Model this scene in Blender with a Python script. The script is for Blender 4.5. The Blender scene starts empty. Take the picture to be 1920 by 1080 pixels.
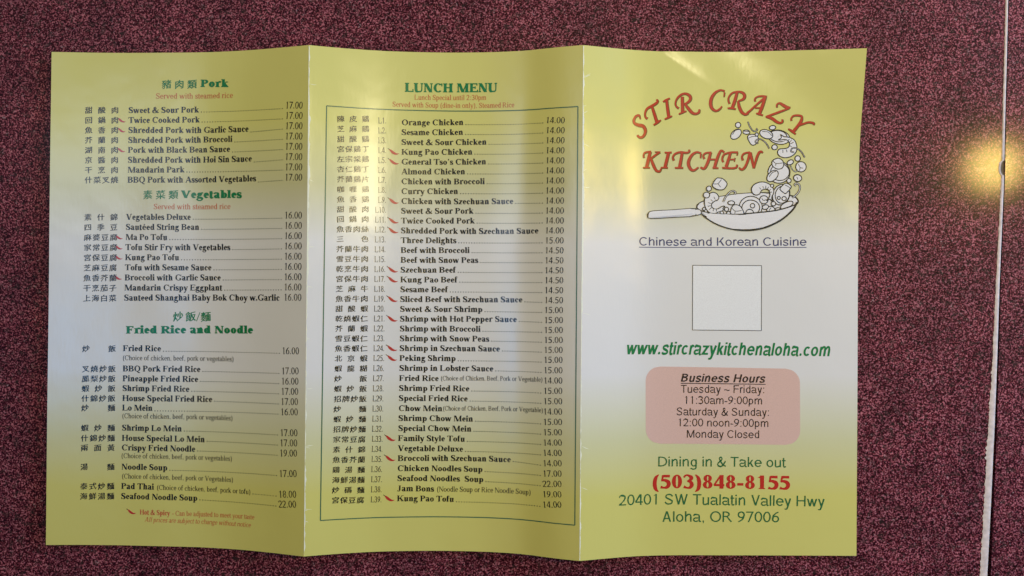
import bpy, math, random
import numpy as np
from mathutils import Matrix, Vector
random.seed(7); rng = np.random.default_rng(11)
SC = bpy.context.scene
COL = SC.collection
R = math.radians
K = 0.000233            # metres per unit (one unit = one photo pixel on the table top)
F = H = 1631.0          # focal length and camera height in those units

# ------------------------------------------------------------------ camera
TH, PH = 0.0228, -0.0078
ROT = Matrix.Rotation(TH, 3, 'Y') @ Matrix.Rotation(-PH, 3, 'X')
cd = bpy.data.cameras.new('camera'); cam = bpy.data.objects.new('camera', cd); COL.objects.link(cam)
cd.sensor_width = 36.0; cd.lens = 36.0 * F / 1920.0; cd.clip_start = 0.01; cd.clip_end = 50
cam.matrix_world = Matrix.Translation((0, 0, H * K)) @ ROT.to_4x4()
SC.camera = cam

# ------------------------------------------------------------------ light
w = bpy.data.worlds.new('World'); SC.world = w; w.use_nodes = True
bg = w.node_tree.nodes['Background']; bg.inputs[0].default_value = (1.0, 0.93, 0.86, 1); bg.inputs[1].default_value = 0.005
def area(name, loc, target, size, power, color, size_y=None, disk=False):
    l = bpy.data.lights.new(name, 'AREA'); l.energy = power; l.color = color
    l.shape = 'DISK' if disk else 'RECTANGLE'; l.size = size
    if not disk: l.size_y = size_y or size
    o = bpy.data.objects.new(name, l); COL.objects.link(o); o.location = loc
    o.rotation_euler = (Vector(target) - Vector(loc)).to_track_quat('-Z', 'Y').to_euler()
    return o
def rgb(*c):
    m = max(c); return m, tuple(x / m for x in c)
LIGHTS = [('pendant_lamp', (0.631, 0.175, 0.82), (0.1, 0, 0), 0.06, None, (1.3, .92, .22)),
          ('middle_lamp', (0.13, 0.165, 0.82), (0.0, 0, 0), 0.10, None, (1.6, 1.38, .80)),
          ('window_light', (1.05, 0.46, 0.52), (0.05, 0.0, 0), 0.5, 0.5, (2.6, 4.5, 7.9)),
          ('low_cool_fill', (1.0, -0.1, 0.36), (0, 0, 0), 0.35, 0.35, (0.25, 1.5, 3.4)),  # added cool fill from low on the right, no known source
          ('top_left_fill', (-0.4, 0.70, 0.40), (-.1, 0.1, 0), 0.75, 0.5, (1.1, 1.15, 0.9)),  # extra fill added to brighten the top of the sheet
          ('left_window_light', (-1.645, 0.56, 4.0), (-0.189, 0.05, 0), 0.26, 1.20, (8.5, 10.0, 12.5)),
          ('left_sky_light', (-1.645, -0.24, 4.0), (-0.189, -0.021, 0), 0.30, 0.37, (0.05, 2.3, 6.2)),
          ('warm_side_fill', (0.80, 0.06, 0.50), (0.1, 0, 0), 0.25, 0.25, (1.25, 0.85, 0.30)),  # warm fill added to lift the cover panel, source unseen
          ('warm_upper_fill', (0.45, 0.55, 0.50), (0.1, 0.05, 0), 0.30, 0.30, (0.95, 0.72, 0.32))]  # added fill that warms the cover panel from above
for nm, loc, tgt, sx_, sy_, c in LIGHTS:
    p_, c_ = rgb(*c); area(nm, loc, tgt, sx_, p_, c_, sy_, disk=sy_ is None)
SC.view_settings.view_transform = 'Standard'; SC.view_settings.look = 'None'
SC.view_settings.exposure = 0.0; SC.view_settings.gamma = 1.0; SC.view_settings.use_curve_mapping = False

# ------------------------------------------------------------------ materials
def nodemat(name):
    m = bpy.data.materials.new(name); m.use_nodes = True
    return m, m.node_tree, m.node_tree.nodes['Principled BSDF']
def N(t, kind, **kw):
    n = t.nodes.new(kind)
    for k_, v in kw.items(): setattr(n, k_, v)
    return n
def ramp(t, stops, interp='LINEAR'):
    n = N(t, 'ShaderNodeValToRGB'); e = n.color_ramp.elements; n.color_ramp.interpolation = interp
    while len(e) < len(stops): e.new(0.5)
    for el, (p_, c) in zip(e, stops): el.position = p_; el.color = (*c, 1)
    return n
def paper_bump(t, b, strength=0.06):
    tc = N(t, 'ShaderNodeTexCoord'); n = N(t, 'ShaderNodeTexNoise'); n.inputs['Scale'].default_value = 900; n.inputs['Detail'].default_value = 3
    mp = N(t, 'ShaderNodeMapping'); mp.inputs['Scale'].default_value = (1.0, 0.25, 1.0)
    t.links.new(tc.outputs['Object'], mp.inputs[0]); t.links.new(mp.outputs[0], n.inputs['Vector'])
    n2 = N(t, 'ShaderNodeTexNoise'); n2.inputs['Scale'].default_value = 45; n2.inputs['Detail'].default_value = 2
    t.links.new(tc.outputs['Object'], n2.inputs['Vector'])
    bp = N(t, 'ShaderNodeBump'); bp.inputs['Strength'].default_value = strength; bp.inputs['Distance'].default_value = 0.0004
    bp2 = N(t, 'ShaderNodeBump'); bp2.inputs['Strength'].default_value = 0.22; bp2.inputs['Distance'].default_value = 0.0012
    t.links.new(n2.outputs[0], bp2.inputs['Height']); t.links.new(bp2.outputs[0], bp.inputs['Normal'])
    t.links.new(n.outputs[0], bp.inputs['Height']); t.links.new(bp.outputs[0], b.inputs['Normal'])
YEL = (0.77, 0.715, 0.23); YEL2 = (0.74, 0.675, 0.20); WHT = (0.845, 0.81, 0.795)
def paper_material():
    m, t, b = nodemat('coated_menu_paper')
    uv = N(t, 'ShaderNodeUVMap'); uv.uv_map = 'print'
    sx = N(t, 'ShaderNodeSeparateXYZ'); t.links.new(uv.outputs[0], sx.inputs[0])
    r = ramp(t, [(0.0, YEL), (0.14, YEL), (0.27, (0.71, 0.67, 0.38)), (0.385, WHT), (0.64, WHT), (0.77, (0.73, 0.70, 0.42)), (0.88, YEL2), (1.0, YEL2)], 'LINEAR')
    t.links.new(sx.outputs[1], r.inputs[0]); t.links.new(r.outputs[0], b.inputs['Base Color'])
    b.inputs['Roughness'].default_value = 0.23; b.inputs['Specular IOR Level'].default_value = 0.62
    paper_bump(t, b)
    return m
def ink(name, col, rough=0.25):
    m, t, b = nodemat(name); b.inputs['Base Color'].default_value = (*col, 1)
    tc = N(t, 'ShaderNodeTexCoord'); n = N(t, 'ShaderNodeTexNoise'); n.inputs['Scale'].default_value = 2500
    t.links.new(tc.outputs['Object'], n.inputs['Vector'])
    mx = N(t, 'ShaderNodeMix', data_type='RGBA'); mx.inputs['A'].default_value = (*col, 1)
    mx.inputs['B'].default_value = (*[min(1, c * 1.25 + 0.004) for c in col], 1)
    t.links.new(n.outputs[0], mx.inputs['Factor']); t.links.new(mx.outputs['Result'], b.inputs['Base Color'])
    b.inputs['Roughness'].default_value = rough; b.inputs['Specular IOR Level'].default_value = 0.62
    return m
PAPER = paper_material()
M = dict(black=ink('black_ink', (0.010, 0.010, 0.010)), grey=ink('grey_ink', (0.022, 0.022, 0.022)),
         green=ink('green_ink', (0.010, 0.19, 0.062)), dgreen=ink('dark_green_ink', (0.03, 0.14, 0.05)),
         frame=ink('frame_green_ink', (0.06, 0.15, 0.085)),
         orange=ink('orange_red_ink', (0.55, 0.13, 0.06)), red=ink('red_ink', (0.52, 0.03, 0.02)),
         logo=ink('logo_red_ink', (0.47, 0.030, 0.016)), olive=ink('olive_ink', (0.11, 0.065, 0.012)),
         navy=ink('navy_ink', (0.045, 0.05, 0.15)), line=ink('line_ink', (0.012, 0.010, 0.010)),
         fill=ink('pale_fill_ink', (0.76, 0.73, 0.75)), pink=ink('pink_ink', (0.70, 0.46, 0.40)),
         chili=ink('chili_red_ink', (0.50, 0.035, 0.03)), brown=ink('brown_ink', (0.04, 0.025, 0.02)),
         white=ink('white_ink', (0.82, 0.79, 0.80)), wear=ink('worn_paper', (0.82, 0.80, 0.66), 0.5))

def table_material():
    m, t, b = nodemat('maroon_speckled_laminate')
    tc = N(t, 'ShaderNodeTexCoord')
    n1 = N(t, 'ShaderNodeTexNoise'); n1.inputs['Scale'].default_value = 1500; n1.inputs['Detail'].default_value = 2.5; n1.inputs['Roughness'].default_value = 0.6
    n2 = N(t, 'ShaderNodeTexNoise'); n2.inputs['Scale'].default_value = 55; n2.inputs['Detail'].default_value = 3
    n3 = N(t, 'ShaderNodeTexNoise'); n3.inputs['Scale'].default_value = 1150; n3.inputs['Detail'].default_value = 1
    n4 = N(t, 'ShaderNodeTexNoise'); n4.inputs['Scale'].default_value = 420; n4.inputs['Detail'].default_value = 1
    mp = N(t, 'ShaderNodeMapping'); mp.inputs['Location'].default_value = (0.0003, 0.0002, 0.00043); t.links.new(tc.outputs['Object'], mp.inputs[0])
    for n in (n1, n2, n3, n4): t.links.new(mp.outputs[0], n.inputs['Vector'])
    r1 = ramp(t, [(0.385, (0.010, 0.001, 0.004)), (0.475, (0.070, 0.007, 0.015)), (0.545, (0.205, 0.040, 0.062)), (0.655, (0.55, 0.21, 0.25))])
    t.links.new(n1.outputs[0], r1.inputs[0])
    # greenish-grey dark flakes
    r4 = ramp(t, [(0.56, (0, 0, 0)), (0.66, (1, 1, 1))]); t.links.new(n4.outputs[0], r4.inputs[0])
    mx = N(t, 'ShaderNodeMix', data_type='RGBA'); mx.inputs['B'].default_value = (0.035, 0.030, 0.026, 1)
    ml = N(t, 'ShaderNodeMath', operation='MULTIPLY'); ml.inputs[1].default_value = 0.5; t.links.new(r4.outputs[0], ml.inputs[0])
    t.links.new(ml.outputs[0], mx.inputs['Factor']); t.links.new(r1.outputs[0], mx.inputs['A'])
    # sparse pale chips
    r3 = ramp(t, [(0.70, (0, 0, 0)), (0.76, (1, 1, 1))]); t.links.new(n3.outputs[0], r3.inputs[0])
    mx2 = N(t, 'ShaderNodeMix', data_type='RGBA'); mx2.inputs['B'].default_value = (0.42, 0.27, 0.29, 1)
    t.links.new(r3.outputs[0], mx2.inputs['Factor']); t.links.new(mx.outputs['Result'], mx2.inputs['A'])
    # soft cloudy variation
    r2 = ramp(t, [(0.3, (0.72, 0.70, 0.74)), (0.7, (1.15, 1.05, 1.08))]); t.links.new(n2.outputs[0], r2.inputs[0])
    mx3 = N(t, 'ShaderNodeMix', data_type='RGBA', blend_type='MULTIPLY'); mx3.inputs['Factor'].default_value = 1
    t.links.new(mx2.outputs['Result'], mx3.inputs['A']); t.links.new(r2.outputs[0], mx3.inputs['B'])
    t.links.new(mx3.outputs['Result'], b.inputs['Base Color'])
    b.inputs['Roughness'].default_value = 0.42; b.inputs['Specular IOR Level'].default_value = 0.12
    b.inputs['Coat Weight'].default_value = 0.26; b.inputs['Coat Roughness'].default_value = 0.115
    bp = N(t, 'ShaderNodeBump'); bp.inputs['Strength'].default_value = 0.06; bp.inputs['Distance'].default_value = 0.00012
    t.links.new(n1.outputs[0], bp.inputs['Height']); t.links.new(bp.outputs[0], b.inputs['Normal'])
    return m
TABLE = table_material()
def simple(name, col, rough=0.6, scale=400, var=0.25):
    m, t, b = nodemat(name)
    tc = N(t, 'ShaderNodeTexCoord'); n = N(t, 'ShaderNodeTexNoise'); n.inputs['Scale'].default_value = scale; n.inputs['Detail'].default_value = 4
    t.links.new(tc.outputs['Object'], n.inputs['Vector'])
    r = ramp(t, [(0.3, tuple(c * (1 - var) for c in col)), (0.7, tuple(min(1, c * (1 + var)) for c in col))])
    t.links.new(n.outputs[0], r.inputs[0]); t.links.new(r.outputs[0], b.inputs['Base Color']); b.inputs['Roughness'].default_value = rough
    return m
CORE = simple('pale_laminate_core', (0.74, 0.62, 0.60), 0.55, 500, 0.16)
DARK = simple('gap_shade', (0.012, 0.008, 0.007), 0.8)
CHIPM = simple('dark_chipped_core', (0.15, 0.11, 0.06), 0.7)

# ------------------------------------------------------------------ shape of the folded sheet
Q = dict(cx=-152.9117, cy=-11.9325, rot=-0.0079, W=1509.6, Hh=926.8, corner=38.28, f1=0.3307, f2=0.6602)
KU = np.array([0, .047, .094, .188, .2297, .2611, .2924, .3307, .368, .4119, .4508, .4947, .5482, .5921, .631, .6602, .6996, .7262, .7538, .79, .8326, .9212, 1.])
KZ = np.array([9.5, 4.6, 2.6, 7.43, 15.91, 26.06, 38.91, 56.34, 36.44, 19.43, 12.68, 8.48, 10.53, 20.37, 45.72, 58.41, 38.0, 25.0, 17.8, 13.6, 11.05, 6.5, 2.5])
def smooth_profile():
    us = np.linspace(0, 1, 4001); zs = np.interp(us, KU, KZ); out = zs.copy()
    sg = 0.014 * 4000; k = np.arange(-160, 161); g = np.exp(-0.5 * (k / sg) ** 2); g /= g.sum()
    b = [0, int(round(Q['f1'] * 4000)), int(round(Q['f2'] * 4000)), 4000]
    for i in range(3):
        s = zs[b[i]:b[i + 1] + 1]
        pad = np.concatenate([2 * s[0] - s[160:0:-1], s, 2 * s[-1] - s[-2:-162:-1]])
        out[b[i]:b[i + 1] + 1] = np.convolve(pad, g, 'valid')
    return us, out
PU, PZ = smooth_profile()
def height(u, t):
    z = np.interp(u, PU, PZ)
    d = (u - .84) / .16 - t / .19
    z = z + Q['corner'] * (0.5 * (d + np.sqrt(d * d + .07)))
    # little dent near the top of the cover: a diagonal crease running down to the right
    a, b = u * Q['W'] - 1146, t * Q['Hh'] - 2
    ca, sa = math.cos(R(33)), math.sin(R(33))
    al, pe = a * ca + b * sa, a * sa - b * ca
    env = np.clip(1 - al / 125, 0, 1) * (al > -40)
    z = z + 3.0 * env * np.where(pe > 0, (pe / 40) * np.exp(1 - pe / 40), 0)
    z = z - 0.3 * env * np.exp(-(pe / 7.0) ** 2)
    # faint handling waves
    z = z + 0.7 * np.sin(u * 23 + t * 5) * np.sin(t * 7.3 + u * 3) * np.clip(np.minimum(abs(u - Q['f1']), abs(u - Q['f2'])) * 20, 0, 1)
    return np.maximum(z, 1.0) + 7.0
def surf(u, t, lift=0.0):
    X = (u - .5) * Q['W']; Y = (.5 - t) * Q['Hh']; c, s = math.cos(Q['rot']), math.sin(Q['rot'])
    return np.stack([Q['cx'] + c * X - s * Y, Q['cy'] + s * X + c * Y, height(u, t) + lift], -1)
ROTN = np.array(ROT)
def on_table(px, py, z=0.0):
    px, py = np.asarray(px, float), np.asarray(py, float)
    d = np.stack([(px - 960) / F, -(py - 540) / F, -np.ones_like(px)], -1) @ ROTN.T
    s = (z - H) / d[..., 2]
    return np.stack([d[..., 0] * s, d[..., 1] * s], -1)
def sheet(px, py):
    """where on the sheet a measured print position lies, in sheet units (a to the right, b downward)"""
    z = 10.0
    for _ in range(14):
        p = on_table(px, py, z)
        c, s = math.cos(Q['rot']), math.sin(Q['rot'])
        x, y = p[..., 0] - Q['cx'], p[..., 1] - Q['cy']
        u = (c * x + s * y) / Q['W'] + .5; t = .5 - (-s * x + c * y) / Q['Hh']
        z = height(np.clip(u, 0, 1), np.clip(t, 0, 1))
    return np.stack([u * Q['W'], t * Q['Hh']], -1)

def mesh_obj(name, verts, faces, mats, parent=None, midx=None, smooth=False):
    me = bpy.data.meshes.new(name); me.from_pydata([tuple(v) for v in verts], [], [tuple(f) for f in faces])
    for m in (mats if isinstance(mats, (list, tuple)) else [mats]): me.materials.append(m)
    if midx is not None: me.polygons.foreach_set('material_index', midx)
    if smooth: me.polygons.foreach_set('use_smooth', [True] * len(me.polygons))
    me.update()
    o = bpy.data.objects.new(name, me); COL.objects.link(o)
    if parent is not None: o.parent = parent
    return o

# ------------------------------------------------------------------ table tops
def slab(name, outline, mat, thick=0.030, z=0.0):
    n = len(outline)
    v = [(x * K, y * K, z) for x, y in outline] + [(x * K, y * K, z - thick) for x, y in outline]
    f = [list(range(n)), list(range(2 * n - 1, n - 1, -1))] + [[i, i + n, (i + 1) % n + n, (i + 1) % n] for i in range(n)]
    return mesh_obj(name, v, f, mat)
EY = np.array([-700, 0, 340, 540, 800, 1080, 1900]); EX = np.array([1908., 1890, 1882, 1874, 1865, 1851, 1812])
ys = np.unique(np.concatenate([np.arange(-700, 1901, 2.5), np.arange(296, 336, 1.0)]))
ex = np.interp(ys, EY, EX) + 0.2 * np.sin(ys * .021)
chip = np.clip(1 - ((ys - 315) / 14.0) ** 2, 0, 1) ** 0.5 * 7.0
ex = ex - chip
edge = on_table(ex, ys)
left = [(-1700, edge[0][1]), *[tuple(p) for p in edge], (-1700, edge[-1][1])]
top = slab('table_top', left[::-1], TABLE)
top['kind'] = 'structure'; top['label'] = 'maroon speckled laminate table top lying under the open menu'
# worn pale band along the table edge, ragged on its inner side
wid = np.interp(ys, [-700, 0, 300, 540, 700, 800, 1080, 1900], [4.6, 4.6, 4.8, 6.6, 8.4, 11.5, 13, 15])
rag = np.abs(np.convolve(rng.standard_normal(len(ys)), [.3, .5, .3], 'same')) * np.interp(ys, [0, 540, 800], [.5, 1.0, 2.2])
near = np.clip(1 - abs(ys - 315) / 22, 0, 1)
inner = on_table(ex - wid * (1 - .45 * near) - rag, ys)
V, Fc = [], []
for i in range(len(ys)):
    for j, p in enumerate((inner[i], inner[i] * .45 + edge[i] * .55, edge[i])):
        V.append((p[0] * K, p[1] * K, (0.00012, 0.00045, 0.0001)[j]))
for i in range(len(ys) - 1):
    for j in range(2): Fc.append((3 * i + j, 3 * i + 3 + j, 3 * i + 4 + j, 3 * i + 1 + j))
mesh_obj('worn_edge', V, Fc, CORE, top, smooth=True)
# neighbouring leaf across a narrow dark gap
gx = np.interp(ys, EY, EX) + np.interp(ys, [0, 540, 1080], [1.6, 2.6, 7.0])
e2 = on_table(gx, ys)
right = [tuple(p) for p in e2] + [(1700, e2[-1][1]), (1700, e2[0][1])]
top2 = slab('table_top', right[::-1], TABLE)
top2['kind'] = 'structure'; top2['label'] = 'second maroon speckled table top beyond the dark gap at the right'
# outline of the black sheet standing in for the gap's shade, seen also through the chipped bite
gl, gr = on_table(np.interp(ys, EY, EX) - 22, ys), on_table(np.interp(ys, EY, EX) + 12, ys)
gap_out = [tuple(p) for p in gl] + [tuple(p) for p in gr[::-1]]
cm = on_table(np.array([1868., 1883.4, 1883.4, 1868.]), np.array([298., 298., 332., 332.]))
# ------------------------------------------------------------------ menu sheet
menu = bpy.data.objects.new('folded_menu', None); COL.objects.link(menu); menu.empty_display_size = 0.05
menu['label'] = 'glossy yellow and white trifold restaurant menu opened flat on the maroon table'
menu['category'] = 'menu'
def panel(u0, u1, label, nu=110, nt=200, thick=0.7):
    us = np.linspace(u0, u1, nu + 1); ts = np.linspace(0, 1, nt + 1)
    Ug, Tg = np.meshgrid(us, ts); P = surf(Ug, Tg).reshape(-1, 3) * K
    B = P.copy(); B[:, 2] -= thick * K
    n = (nu + 1) * (nt + 1); idx = np.arange(n).reshape(nt + 1, nu + 1)
    f = []
    a, b, c, d = idx[:-1, :-1].ravel(), idx[1:, :-1].ravel(), idx[1:, 1:].ravel(), idx[:-1, 1:].ravel()
    f += list(zip(a, b, c, d)); ntop = len(f); f += list(zip(a + n, d + n, c + n, b + n))
    # paper edges use their own vertices so the top keeps its shading
    V = np.concatenate([P, B]); extra = []
    def side(line, flip):
        base = len(V) + sum(len(e) for e in extra)
        extra.append(np.concatenate([P[line], B[line]])); m = len(line)
        for i in range(m - 1):
            q = (base + i, base + i + 1, base + m + i + 1, base + m + i); f.append(q if flip else q[::-1])
    side(idx[0, :], True); side(idx[-1, :], False)
    if u0 == 0: side(idx[:, 0], False)
    if u1 == 1: side(idx[:, -1], True)
    V = np.concatenate([V] + extra)
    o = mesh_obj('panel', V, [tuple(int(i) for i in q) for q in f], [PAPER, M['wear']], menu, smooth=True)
    me = o.data
    me.polygons.foreach_set('material_index', [0 if i < ntop else 1 for i in range(len(me.polygons))])
    uvl = me.uv_layers.new(name='print')
    uvv = np.concatenate([np.stack([Ug.ravel(), Tg.ravel()], -1)] * 2 + [np.zeros((len(V) - 2 * n, 2))])
    li = np.empty(len(me.loops), np.int32); me.loops.foreach_get('vertex_index', li)
    uvl.data.foreach_set('uv', uvv[li].astype(np.float32).ravel())
    o['label'] = label
    return o
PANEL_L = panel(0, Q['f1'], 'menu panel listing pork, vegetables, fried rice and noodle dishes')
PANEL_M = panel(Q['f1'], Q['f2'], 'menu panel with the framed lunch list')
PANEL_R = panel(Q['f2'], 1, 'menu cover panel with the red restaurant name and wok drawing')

# ------------------------------------------------------------------ print: pieces are strips of quads in sheet units
class Print:
    def __init__(s): s.v = []; s.f = []; s.n = 0; s.mi = []
    def raw(s, ab, faces, lift, mi=0):
        P = surf(ab[:, 0] / Q['W'], ab[:, 1] / Q['Hh'], lift) * K
        s.v.append(P); s.f += [tuple(int(i) + s.n for i in q) for q in faces]; s.mi += [mi] * len(faces); s.n += len(P)
    def strip(s, L, Rr, lift, mi=0):
        n = len(L); ab = np.concatenate([L, Rr])
        # ensure upward facing
        d = (L[1] - L[0]); e = (Rr[0] - L[0]); up = d[0] * e[1] - d[1] * e[0] < 0
        fs = [(i, i + 1, n + i + 1, n + i) if up else (n + i, n + i + 1, i + 1, i) for i in range(n - 1)]
        s.raw(ab, fs, lift, mi)
    def build(s, name, mats, parent):
        return mesh_obj(name, np.concatenate(s.v), s.f, mats, parent, s.mi)

def crom(p, n=5, closed=False):
    p = np.asarray(p, float)
    if len(p) == 2:
        tt = np.linspace(0, 1, n * 2)[:, None]; return p[0] * (1 - tt) + p[1] * tt
    q = np.concatenate([p[-1:], p, p[:2]]) if closed else np.concatenate([2 * p[:1] - p[1:2], p, 2 * p[-1:] - p[-2:-1]])
    out = []
    for i in range(1, len(q) - 2):
        for t in np.arange(n) / n:
            a, b, c, d = q[i - 1:i + 3]
            out.append(0.5 * (2 * b + (c - a) * t + (2 * a - 5 * b + 4 * c - d) * t * t + (3 * b - a - 3 * c + d) * t ** 3))
    out.append(q[-2] if not closed else out[0])
    return np.array(out)
def ribbon(pts, n=5, closed=False, wscale=1.0, wadd=0.0):
    c = crom(pts, n, closed); xy = c[:, :2]
    d = np.gradient(xy, axis=0)
    if closed: d[0] = d[-1] = xy[1] - xy[-2]
    d /= np.maximum(np.linalg.norm(d, axis=1, keepdims=True), 1e-6); nn = np.stack([-d[:, 1], d[:, 0]], -1)
    h = np.maximum(c[:, 2:3] * wscale + wadd, 0.05) / 2
    return xy + nn * h, xy - nn * h

# ------------------------------------------------------------------ a drawn alphabet: bold serif, regular serif, heavy slab and plain
BW = dict(zip("ABCDEFGHIJKLMNOPQRSTUVWXYZ", [722,667,722,722,667,611,778,778,389,500,778,667,944,722,778,611,778,722,556,667,722,722,1000,722,722,667]))
BW.update(zip("abcdefghijklmnopqrstuvwxyz", [500,556,444,556,444,333,500,556,278,333,556,278,833,556,500,556,556,444,389,333,556,500,722,500,500,444]))
RW = dict(zip("ABCDEFGHIJKLMNOPQRSTUVWXYZ", [722,667,667,722,611,556,722,722,333,389,722,611,889,722,722,556,722,667,556,611,722,722,944,722,722,611]))
RW.update(zip("abcdefghijklmnopqrstuvwxyz", [444,500,444,500,444,333,500,500,278,278,500,278,778,500,500,500,500,333,389,278,500,500,722,500,500,444]))
SW = dict(zip("ABCDEFGHIJKLMNOPQRSTUVWXYZ", [667,667,722,722,667,611,778,722,278,500,667,556,833,722,778,667,778,722,667,611,722,667,944,667,667,611]))
SW.update(zip("abcdefghijklmnopqrstuvwxyz", [556,556,500,556,556,278,556,556,222,222,500,222,833,556,556,556,556,333,500,278,556,500,722,500,500,500]))
for D_, dg in ((BW, 500), (RW, 500), (SW, 556)):
    for ch in "0123456789": D_[ch] = dg
    D_.update({' ': 250 if dg == 500 else 278, '.': 250 if dg == 500 else 278, ',': 250 if dg == 500 else 278, '-': 333, '(': 333, ')': 333, '&': 800 if dg == 500 else 667,
               ':': 333 if dg == 500 else 278, "'": 300, '/': 278, '~': 584})
class St:
    def __init__(s, W, T, t, S, sh, cap, xh, asc, desc=-205, slant=0.0): s.W, s.T, s.t, s.S, s.sh, s.cap, s.xh, s.asc, s.desc, s.slant = W, T, t, S, sh, cap, xh, asc, desc, slant
STY = dict(bold=St(BW, 172, 62, 52, 46, 676, 470, 690), reg=St(RW, 100, 48, 48, 34, 662, 455, 683), ital=St(RW, 90, 46, 22, 26, 660, 440, 683, slant=.22),
           slab=St(BW, 212, 88, 54, 78, 680, 500, 720), sans=St(SW, 96, 84, 0, 0, 716, 519, 716),
           sansb=St(SW, 142, 112, 0, 0, 716, 530, 716, slant=.20))
def glyph(c, s):
    W = s.W.get(c, 500); T, t, S, sh, cap, xh, asc, de = s.T, s.t, s.S, s.sh, s.cap, s.xh, s.asc, s.desc
    P = []; sb = (18 + S) if S else 62
    xl = sb + T / 2; xr = W - sb - T / 2
    def V_(x, y0, y1, b='f', tp='f', T_=None):
        T2 = (T_ or T) / 2; P.append((np.array([[x - T2, y0], [x - T2, y1]]), np.array([[x + T2, y0], [x + T2, y1]])))
        if S:
            for k_, y, dy in ((b, y0, sh), (tp, y1, -sh)):
                if k_ == 'n': continue
                a = x - T2 - (S if k_ in 'fl' else 0); e = x + T2 + (S if k_ in 'fr' else 0)
                P.append((np.array([[a, y], [a, y + dy]]), np.array([[e, y], [e, y + dy]])))
    def H_(x0, x1, y, th=None):
        h = (th or t) / 2; P.append((np.array([[x0, y - h], [x1, y - h]]), np.array([[x0, y + h], [x1, y + h]])))
    def D_(x0, y0, x1, y1, w): P.append((np.array([[x0 - w / 2, y0], [x1 - w / 2, y1]]), np.array([[x0 + w / 2, y0], [x1 + w / 2, y1]])))
    def SF(x0, x1, y):
        if S: P.append((np.array([[x0, y - sh / 2], [x0, y + sh / 2]]), np.array([[x1, y - sh / 2], [x1, y + sh / 2]])))
    def O_(cx, cy, rx, ry, a0=0, a1=360, T_=None, t_=None):
        A = np.radians(np.linspace(a0, a1, max(6, int(abs(a1 - a0) / 18) + 1))); T2, t2 = T_ or T, t_ or t
        P.append((np.stack([cx + rx * np.cos(A), cy + ry * np.sin(A)], -1), np.stack([cx + (rx - T2) * np.cos(A), cy + (ry - t2) * np.sin(A)], -1)))
    def B_(*p, n=4): P.append(ribbon(p, n))
    def DOT(cx, cy, r):
        A = np.radians(np.linspace(0, 180, 6)); P.append((np.stack([cx + r * np.cos(A), cy + r * np.sin(A)], -1), np.stack([cx + r * np.cos(A), cy - r * np.sin(A)], -1)))
    hs = S > 0
    if c == 'A':
        D_(.10 * W + 20, 0, .48 * W, cap, t * 1.15 if hs else T * 1.05); D_(.86 * W - 20, 0, .50 * W, cap, T * 1.08); H_(.26 * W, .72 * W, .32 * cap)
        SF(.01 * W, .28 * W, sh / 2); SF(.66 * W, .99 * W, sh / 2)
    elif c in 'BPR':
        V_(xl, 0, cap, 'l' if c == 'B' else 'f', 'l'); m = .46 * cap if c != 'B' else .52 * cap
        for a, b, rx in (((m, cap, .40), (0, m + t * .6, .46)) if c == 'B' else ((m, cap, .42 if c == 'P' else .38),)):
            cx = xl + T / 2 + .14 * W; O_(cx, (a + b) / 2, min(rx * W, W - 20 - cx if c != 'R' else .9 * W - cx), (b - a) / 2, -90, 90); H_(xl, cx, b - t / 2); H_(xl, cx, a + t / 2)
        if c == 'R': D_(.88 * W - (0 if not hs else 30), 0, .48 * W, m + t * .4, T * 1.1); SF(.74 * W, 1.0 * W, sh / 2)
    elif c in 'CG':
        O_(.53 * W, cap / 2, .48 * W - (0 if hs else 8), cap / 2 + 12, 42, 318)
        if hs: V_(.90 * W, .66 * cap, cap + 5, 'n', 'n', t * .9)
        if c == 'G': V_(.80 * W, .03 * cap, .40 * cap, 'n', 'f', T * .95); H_(.55 * W if not hs else .7 * W, .84 * W, .40 * cap - t / 2)
    elif c == 'D':
        V_(xl, 0, cap, 'l', 'l'); cx = .42 * W; O_(cx, cap / 2, .965 * W - cx, cap / 2, -90, 90); H_(xl, cx, cap - t / 2); H_(xl, cx, t / 2)
    elif c in 'EF':
        V_(xl, 0, cap, 'l' if c == 'E' else 'f', 'l'); e = .93 * W
        H_(xl, e, cap - t / 2); H_(xl, .74 * W if hs else .88 * W, .52 * cap)
        if c == 'E': H_(xl, e, t / 2)
        if hs:
            V_(e - t / 2, .74 * cap, cap, 'n', 'n', t)
            V_(.74 * W - t / 2, .38 * cap, .66 * cap, 'n', 'n', t)
            if c == 'E': V_(e + 5, 0, .28 * cap, 'n', 'n', t)
    elif c == 'H': V_(xl, 0, cap); V_(xr, 0, cap); H_(xl, xr, .52 * cap)
    elif c == 'I': V_(W / 2, 0, cap)
    elif c == 'J': V_(.60 * W if hs else .78 * W, .2 * cap, cap, 'n'); B_((.60 * W if hs else .78 * W, .22 * cap, T), (.54 * W, .04 * cap, t * 1.3), (.30 * W, .0, t * 1.2), (.12 * W, .12 * cap, T * .8))
    elif c == 'K':
        V_(xl, 0, cap); D_(.34 * W, .40 * cap, .80 * W, cap, t * 1.3 if hs else T * 1.2); D_(.84 * W, 0, .46 * W, .60 * cap, T * 1.25); SF(.66 * W, .98 * W, cap - sh / 2); SF(.66 * W, 1.0 * W, sh / 2)
    elif c == 'L':
        V_(xl, 0, cap, 'l', 'f'); H_(xl, .93 * W, t / 2)
        if hs: V_(.93 * W, 0, .32 * cap, 'n', 'n', t)
    elif c == 'M':
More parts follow.
